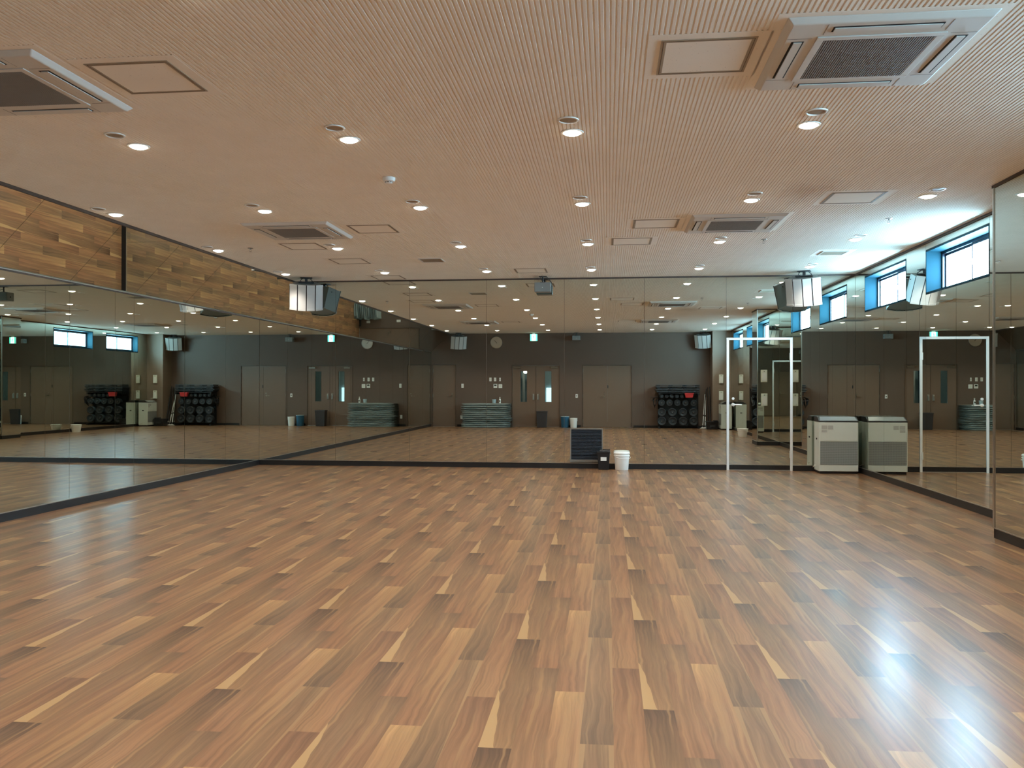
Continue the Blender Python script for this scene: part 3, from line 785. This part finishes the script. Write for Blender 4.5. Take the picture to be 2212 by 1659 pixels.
# ---------------------------------------------------------------- things at the back wall
t = thing('wall_clock', 'round grey wall clock with silver rim high on the back wall', 'clock', (-3.555, YB, 2.705))
MB().lathe([(.19, 0), (.195, .02), (.188, .036), (.176, .038), (.172, .028)], 48, 0, 0, 'y').build('clock_rim', 'alu', t, smooth=True)
MB().lathe([(.173, .020), (.173, .024)], 48, 0, 0, 'y').build('clock_face', 'clockf', t)
for k in range(12):
    an = 2*PI*(k+1)/12
    cu = bpy.data.curves.new('numeral', 'FONT'); cu.body = str(k+1); cu.size = .045; cu.align_x = 'CENTER'; cu.align_y = 'CENTER'; cu.extrude = .0006
    to = bpy.data.objects.new('numeral_tmp', cu); C.objects.link(to)
    bpy.context.view_layer.update()
    me = bpy.data.meshes.new_from_object(to.evaluated_get(bpy.context.evaluated_depsgraph_get())); bpy.data.objects.remove(to)
    o = bpy.data.objects.new('numeral', me); C.objects.link(o); o.parent = t; me.materials.clear(); me.materials.append(M_['ink'])
    o.location = (-.142*math.sin(an), .0250, .142*math.cos(an)); o.rotation_euler = (PI/2, 0, PI)
def hand(ang, L, w_):
    m = MB(); m.M = Matrix.Rotation(ang, 4, 'Y'); m.prism([(-w_, -.03), (w_, -.03), (w_*.5, L), (-w_*.5, L)], .027, .029, 'y'); return m
hand(math.radians(-38), .085, .006).build('hour_hand', 'ink', t)
hand(math.radians(-46), .125, .004).build('minute_hand', 'ink', t)
MB().lathe([(.009, .024), (.009, .032)], 12, 0, 0, 'y').build('hand_hub', 'ink', t)

t = thing('exit_sign', 'glowing green and white emergency exit sign under the ceiling at the double doors', 'sign', (-2.348, YB+.04, H))
B(-.045, .045, -.02, .02, -.03, 0).build('ceiling_mount', 'white', t)
B(-.116, .116, -.025, .018, -.25, -.03).build('sign_housing', 'white', t, bevel=.003)
B(-.113, .113, .018, .022, -.247, -.033).build('sign_face', 'exitg', t)
B(-.060, .062, .022, .0235, -.242, -.038).build('sign_doorway', 'exitw', t)
m = MB()   # the running figure
def ring(cx, cz, r, n=12): m.prism([(cx+r*math.cos(2*PI*i/n), cz+r*math.sin(2*PI*i/n)) for i in range(n)], .0236, .0244, 'y')
def limb(a, b, w_):
    d = Vector((b[0]-a[0], b[1]-a[1])).normalized(); p = Vector((-d.y, d.x))*w_
    m.prism([(a[0]+p.x, a[1]+p.y), (b[0]+p.x, b[1]+p.y), (b[0]-p.x, b[1]-p.y), (a[0]-p.x, a[1]-p.y)], .0236, .0244, 'y')
ring(.012, -.075, .014); limb((.006, -.092), (-.006, -.145), .014); limb((-.006, -.145), (.02, -.18), .009); limb((.02, -.18), (.012, -.215), .008)
limb((-.006, -.145), (-.035, -.175), .009); limb((-.035, -.175), (-.055, -.172), .007); limb((.006, -.1), (.036, -.122), .006); limb((.0, -.1), (-.03, -.12), .006)
m.build('running_figure', 'exitg', t)

def plate(name, label, x, z, w_, h_, kind, cat):
    t = thing(name, label, cat, (x, YB, z))
    B(-w_/2, w_/2, 0, .008, -h_/2, h_/2).build('cover_plate', 'white', t, bevel=.002)
    if kind == 'switch':
        B(-w_*.22, w_*.22, .008, .012, -h_*.28, h_*.28).build('rocker', 'ivory', t)
    elif kind == 'dot':
        B(-.012, .012, .008, .012, -.022, .022).build('rocker', 'purdk', t)
    elif kind == 'screen':
        B(-w_*.32, w_*.32, .008, .011, 0, h_*.36).build('display', 'screen', t); B(-w_*.2, w_*.2, .008, .011, -h_*.35, -h_*.1).build('keypad', 'ivory', t)
    elif kind == 'key':
        MB().lathe([(.012, .008), (.012, .014)], 12, 0, .0, 'y').build('keyhole', 'steel', t)
    elif kind == 'outlet':
        m = MB()
        for dz in (-.025, .025):
            for dx in (-.008, .008): m.box(dx-.0015, dx+.0015, .008, .0085, dz-.007, dz+.007)
        m.build('socket_slots', 'slot', t)
    return t
plate('light_switch', 'white switch high on the back wall, left of three over the panels', -3.748, 1.52, .072, .118, 'switch', 'switch')
plate('light_switch', 'white switch high on the back wall, middle of the three', -3.596, 1.52, .072, .118, 'switch', 'switch')
plate('key_switch', 'small steel key switch, right of the three over the panels', -3.437, 1.52, .05, .11, 'key', 'switch')
plate('wall_thermostat', 'white thermostat with dark display above the grey mats', -3.588, 1.311, .12, .125, 'screen', 'thermostat')
plate('wall_panel', 'blank white control panel right of the thermostat', -3.425, 1.307, .12, .125, 'switch', 'control panel')
plate('light_switch', 'single white switch between the plain door and the thermostat', -4.656, 1.316, .075, .13, 'switch', 'switch')
plate('power_outlet', 'white wall socket low beside the grey mats', -4.685, .306, .072, .118, 'outlet', 'socket')
plate('light_switch', 'white switch with dark button left of the cupboard doors', -.98, .998, .072, .118, 'dot', 'switch')

# folded exercise mats
zz = 0.; NM = 12
for k in range(NM):
    th = (.765/NM); w_ = .775+random.uniform(-.025, .02); dx = random.uniform(-.02, .025); dy = random.uniform(0, .04); dep = .30
    if k == 1: th2 = th
    m = MB(); dep += random.uniform(-.015, .03)
    for j in range(2):
        za, zb = j*th/2, (j+1)*th/2; g_ = th*.2; lo = g_ if j == 0 else .001; hi = g_ if j == 1 else .001
        pr = [(-dep, za), (dep-.07, za), (dep-.02, za+lo), (dep-.004, za+lo+.003), (dep, (za+zb)/2), (dep-.004, zb-hi-.003), (dep-.02, zb-hi), (dep-.07, zb-.0003)]
        nx = 12; vs = []; fs = []; q_ = len(pr)
        for i in range(nx+1):
            u_ = -1+2*i/nx; x_ = w_*u_; end = 1-abs(u_)**14*.75; zc = (za+zb)/2
            dyy = .010*math.sin(i*1.1+k*1.7)+dy-.05*abs(u_)**10
            sag = .0018*math.sin(i*1.7+k*2.3)
            for (py, pz) in pr:
                front = py > dep-.05
                vs.append((x_+dx, py+(dyy if py > 0 else 0), zc+(pz-zc)*end+(sag if front else 0)))
        for i in range(nx):
            for a in range(q_): b_ = (a+1) % q_; fs.append((i*q_+a, i*q_+b_, (i+1)*q_+b_, (i+1)*q_+a))
        fs.append(tuple(range(q_))[::-1]); fs.append(tuple(nx*q_+a for a in range(q_)))
        m.add(vs, fs)
    o = m.build('exercise_mat', 'mat', None, (-3.83, .03, zz), smooth=True)
    lab = 'topmost folded grey exercise mat under the spray bottle' if k == NM-1 else ('bottom folded grey exercise mat of the stack on the floor' if k == 0 else 'folded grey exercise mat, %s from the bottom of the stack' % ORD[k])
    tag(o, lab, 'mat', 'folded grey exercise mats in a stack'); zz += th
t = pail('small_bucket', 'small pale blue bucket on the stack of grey mats', (-3.583, .08, zz+.002), .052, .062, .12, 'paleb', rim=False, handle=False)
t = thing('spray_bottle', 'white spray bottle on the stack of grey mats', 'bottle', (-3.395, .08, zz+.002))
MB().lathe([(.028, 0), (.030, .006), (.030, .105), (.022, .128), (.012, .14), (.012, .15)], 20).build('bottle_body', 'bucket', t, smooth=True)
m = MB(); m.lathe([(.014, .148), (.014, .168)], 14); m.box(-.012, .012, -.03, .02, .168, .192); m.box(-.006, .006, .02, .036, .176, .188); m.box(-.005, .005, .012, .022, .14, .17); m.build('spray_head', 'white', t, bevel=.002)
B(-.018, .018, .0285, .0306, .04, .09).build('bottle_label', 'purdk', t)
# bins and bucket by the double doors
t = thing('waste_bin', 'tall charcoal waste bin standing before the glazed double doors', 'bin', (-2.07, -.06, 0))
m = MB(); m.frus((-.145, .145, -.105, .105), (-.168, .168, -.13, .13), 0, .49); m.build('bin_body', 'bin', t, bevel=.01)
m = MB(); m.frus((-.175, .175, -.137, .137), (-.172, .172, -.134, .134), .485, .515); m.build('bin_rim', 'bin', t, bevel=.004)
B(-.13, .13, -.1, .1, .515, .518).build('bin_opening', 'slot', t)
t = pail('blue_bin', 'dark blue round bin between double doors and white bucket', (-1.345, -.11, 0), .115, .133, .345, 'blue', rim=False, handle=False)
MB().lathe([(.132, .338), (.138, .340), (.138, .350), (.131, .352)], 32).build('bin_rim', 'paleb', t, smooth=True)
t['category'] = 'bin'
pail('white_bucket', 'white lidless bucket beside the blue bin at the back wall', (-1.07, -.06, 0), .098, .115, .295, ha=PI-.6)

# weights rack
t = thing('weights_rack', 'black steel rack holding rows of weight plates against the back wall', 'rack', (2.19, -.02, 0))
X0, X1 = -.625, .62
m = MB()
for x_ in (X0, X1-.05):
    m.box(x_, x_+.05, -.22, .22, 0, .05); m.box(x_, x_+.05, -.2, -.15, .05, 1.08); m.box(x_, x_+.05, -.15, .2, 1.03, 1.08)
m.build('side_frame', 'black', t)
B(X0+.05, X1-.05, -.20, -.17, .06, 1.08).build('back_panel', 'step', t)
B(X0, X1, -.22, .2, 1.085, 1.115).build('rack_top', 'black', t)
rows = [(1.0, .064, [1.66, 1.817, 1.973, 2.13, 2.285]), (.79, .098, [1.66, 1.903, 2.145, 2.39, 2.635]), (.50, .128, [1.668, 1.989, 2.312, 2.635]), (.225, .134, [1.668, 2.001, 2.32, 2.643])]
for rz_, rr, xs in rows: B(X0+.05, X1-.05, -.17, -.14, rz_-.03, rz_+.03).build('peg_rail', 'black', t)
pegm = MB().lathe([(.012, -.15), (.012, .155)], 10, 0, 0, 'y')
protos = {}
RN = ['top row', 'second row', 'third row', 'bottom row']
for ri, (rz_, rr, xs) in enumerate(rows):
    for ci, x_ in enumerate(xs):
        o = MB().lathe([(.0115, -.14), (.0115, .17)], 10, 0, 0, 'y').build('peg', 'steel', t); o.location = (x_-2.19, 0, rz_)
        for k in range(3):
            y_ = .0+k*.045
            key = (ri,)
            if key not in protos:
                pt = thing('weight_plate', '', 'weight plate')
                MB().lathe([(.0125, .002), (rr*.86, .002), (rr, .008), (rr, .032), (rr*.93, .040), (rr*.78, .040), (rr*.72, .034), (rr*.34, .034), (rr*.30, .042), (.0125, .042)], 32, 0, 0, 'y').build('plate_disc', 'rubber', pt, smooth=True)
                MB().lathe([(.0126, .0425), (.024, .0425), (.024, .0445), (.0126, .0445)], 16, 0, 0, 'y').build('hub_ring', 'rubber2', pt, smooth=True)
                protos[key] = pt; po = pt
            else: po = copy_tree(protos[key])
            po.location = (x_, -.02+y_+.02, rz_ - .0)
            where = ['back', 'middle', 'front'][k]
            pos = ['leftmost', 'second from left', 'third from left', 'fourth from left', 'rightmost'][ci if not (len(xs) == 4 and ci == 3) and not (ri == 0 and ci == 4) else 4]
            po['label'] = 'black round weight plate, %s on its peg, %s in the %s' % (where, pos, RN[ri]); po['group'] = 'black weight plates on the rack'
# stacked step platforms
zt = 1.117
for k in range(5):
    w_ = [.66, .675, .655, .67, .66][k]; dx = [.0, -.02, .015, -.01, .0][k]
    st = thing('step_platform', '', 'step platform', (2.16+dx, -.02, zt))
    B(-w_, w_, -.2, .2, .020, .042).build('platform_deck', 'step', st, bevel=.004)
    m = MB()
    for x_ in (-w_+.06, -w_*.33, w_*.33, w_-.06): m.box(x_-.05, x_+.05, -.17, .17, 0, .0198)
    m.build('platform_foot', 'black', st)
    st['label'] = ['lowest black step platform lying on the weights rack', 'second step platform from the bottom of the stack', 'middle step platform of the stack of five', 'second step platform from the top of the stack', 'topmost black step platform above the weights rack'][k]
    st['group'] = 'black step platforms stacked on the rack'; zt += .0485
tt = thing('red_basket', 'small red plastic basket hanging at the top right of the weights rack', 'basket', (2.494, .18, .955))
m = MB(); m.frus((-.105, .105, -.04, .05), (-.135, .135, -.05, .065), 0, .13); m.build('basket_body', 'red', tt, bevel=.006)
m = MB(); m.box(-.14, .14, -.055, .07, .125, .142); m.build('basket_rim', 'red', tt, bevel=.003)
m = MB(); m.tube([(-.1, -.05, .13), (-.1, -.075, .16), (-.1, -.09, .12)], .004, 6); m.tube([(.1, -.05, .13), (.1, -.075, .16), (.1, -.09, .12)], .004, 6); m.build('basket_hook', 'steel', tt)
tt = thing('resistance_bands', 'bundle of black straps hanging on the left side of the weights rack', 'straps', (1.47, 0, .62))
m = MB()
for k in range(6):
    y_ = -.1+k*.03; m.tube([(.085, y_, .32), (.03, y_, .35), (-.03-.01*k, y_, .30), (-.045, y_+.01, .12), (-.01, y_, .0+.02*k), (.03, y_, .14), (.05, y_, .30)], .009, 6)
m.build('strap_loops', 'cloth', tt)
m = MB().tube([(.09, -.02, .33), (-.14, -.02, .345)], .008, 6); m.tube([(.09, .03, .24), (-.12, .03, .245)], .008, 6); m.build('hanging_peg', 'black', tt)
# bars leaning in the corner
for k, (x0_, x1_, y0_, zt_, lab) in enumerate([(2.90, 3.06, -.02, 1.22, 'black barbell bar leaning slantwise beside the weights rack'), (3.08, 3.10, .06, 1.27, 'black upright bar leaning by the column, left of the pair'), (3.15, 3.165, .06, 1.29, 'black upright bar leaning by the column, right of the pair')]):
    tt = thing('barbell_bar', lab, 'bar', (x0_, y0_+.1, 0), 0, 'black bars leaning in the corner')
    top = (x1_-x0_, YB-y0_-.1+.025, zt_)
    MB().tube([(0, 0, .014), top], .014, 10).build('bar_shaft', 'black', tt)
    f_ = Vector(top).normalized()
    MB().tube([tuple(f_*.12), tuple(f_*.15)], .02, 10).build('bar_collar', 'steel', tt)
for k, (x0_, x1_, y_, zt_, lab) in enumerate([(2.90, 3.02, .22, 1.06, 'white floor mop leaning in the corner, taller of the two'), (2.965, 3.045, .27, .97, 'white floor mop leaning in the corner, shorter and nearer')]):
    tt = thing('floor_mop', lab, 'mop', (x0_, y_, 0), 0, 'white mops leaning in the corner')
    top = Vector((x1_-x0_, YB-y_+.02, zt_)); f_ = top.normalized()
    MB().tube([tuple(f_*.10), tuple(f_*.42)], .012, 8).build('mop_handle', 'white', tt)
    MB().tube([tuple(f_*.42), tuple(f_*.47)], .013, 8).build('mop_joint', 'black', tt)
    MB().tube([tuple(f_*.47), tuple(top)], .011, 8).build('mop_handle', 'white', tt)
    m = MB().tube([tuple(f_*.04), tuple(f_*.11)], .017, 8); m.build('mop_socket', 'black', tt)
    m = MB()
    for j in range(14):
        a_ = j*2*PI/14; rr = .06+.03*((j*5) % 3)/3
        m.tube([(0, 0, .05), (rr*.5*math.cos(a_), rr*.4*math.sin(a_), .035), (rr*math.cos(a_), rr*.7*math.sin(a_), .009)], .008, 5)
    m.build('mop_head', 'mop', tt)
tt = thing('storage_crate', 'low black crate with grey label on the floor before the corner column', 'crate', (3.15, .47, 0))
m = MB(); m.frus((-.16, .16, -.13, .13), (-.18, .18, -.15, .15), 0, .22); m.build('crate_body', 'black', tt, bevel=.01)
m = MB(); m.box(-.185, .185, -.155, .155, .215, .235); m.box(.05, .17, -.1, .1, .235, .27); m.build('crate_lid', 'cloth', tt, bevel=.006)
B(-.075, .075, .147, .152, .08, .14).build('crate_label', 'purdk', tt)
# white boxes on the column and on the pier
for (bx_, by_, z_, ry, lab, g_) in ((3.445, YC, 1.02, 0, 'white rectangular box on the brown corner column, lower of the two', 'white boxes on the corner column'),
                            (3.445, YC, 1.53, 0, 'white rectangular box on the brown corner column, upper of the two', 'white boxes on the corner column'),
                            (3.415, YP1, 1.005, 0, 'white box on the mirrored pier face turned to the front wall, lower one', 'white boxes on the pier mirror'),
                            (3.41, YP1, 1.525, 0, 'white box on the mirrored pier face turned to the front wall, upper one', 'white boxes on the pier mirror')):
    tt = thing('wall_box', lab, 'wall box', (bx_, by_, z_), ry, g_)
    B(-.065, .065, 0, .04, -.135, .135).build('box_cover', 'ivory', tt, bevel=.006)
    B(-.012, .012, .04, .042, .095, .107).build('box_lens', 'slot', tt)
    B(-.045, .045, .04, .0415, -.115, .07).build('box_door', 'white', tt, bevel=.001)
    MB().lathe([(.006, .04), (.006, .043)], 10, -.03, -.10, 'y').build('box_button', 'steel', tt)

# ---------------------------------------------------------------- camera
cd = bpy.data.cameras.new('camera'); cam = bpy.data.objects.new('camera', cd); C.objects.link(cam)
f_px, yaw, pitch, roll = 1856.42, .1109, .0034, .0009
s_, c_ = math.sin(yaw), math.cos(yaw); cp, sp = math.cos(pitch), math.sin(pitch)
F = Vector((-s_*cp, c_*cp, sp)); R = Vector((c_, s_, 0)); U = Vector((s_*sp, -c_*sp, cp))
Xc = R*math.cos(roll)+U*math.sin(roll); Yc = U*math.cos(roll)-R*math.sin(roll); Zc = -F
cam.matrix_world = Matrix(((Xc.x, Yc.x, Zc.x, 0), (Xc.y, Yc.y, Zc.y, 0), (Xc.z, Yc.z, Zc.z, 1.2809), (0, 0, 0, 1)))
cd.sensor_fit = 'HORIZONTAL'; cd.sensor_width = 36; cd.lens = f_px/2212*36; cd.clip_start = .05
sc = bpy.context.scene; sc.camera = cam
w = bpy.data.worlds.new('world'); sc.world = w; w.use_nodes = True
w.node_tree.nodes['Background'].inputs[0].default_value = (.5, .7, 1, 1); w.node_tree.nodes['Background'].inputs[1].default_value = .3
sc.view_settings.view_transform = 'Standard'; sc.view_settings.look = 'None'; sc.view_settings.gamma = 1.; sc.view_settings.exposure = .71; sc.view_settings.use_curve_mapping = False
cy = sc.cycles
cy.max_bounces = 8; cy.glossy_bounces = 7; cy.diffuse_bounces = 3; cy.transparent_max_bounces = 8
cy.sample_clamp_indirect = 3.; cy.blur_glossy = .6; cy.use_denoising = True; cy.use_adaptive_sampling = True; cy.adaptive_threshold = .08; cy.adaptive_min_samples = 16
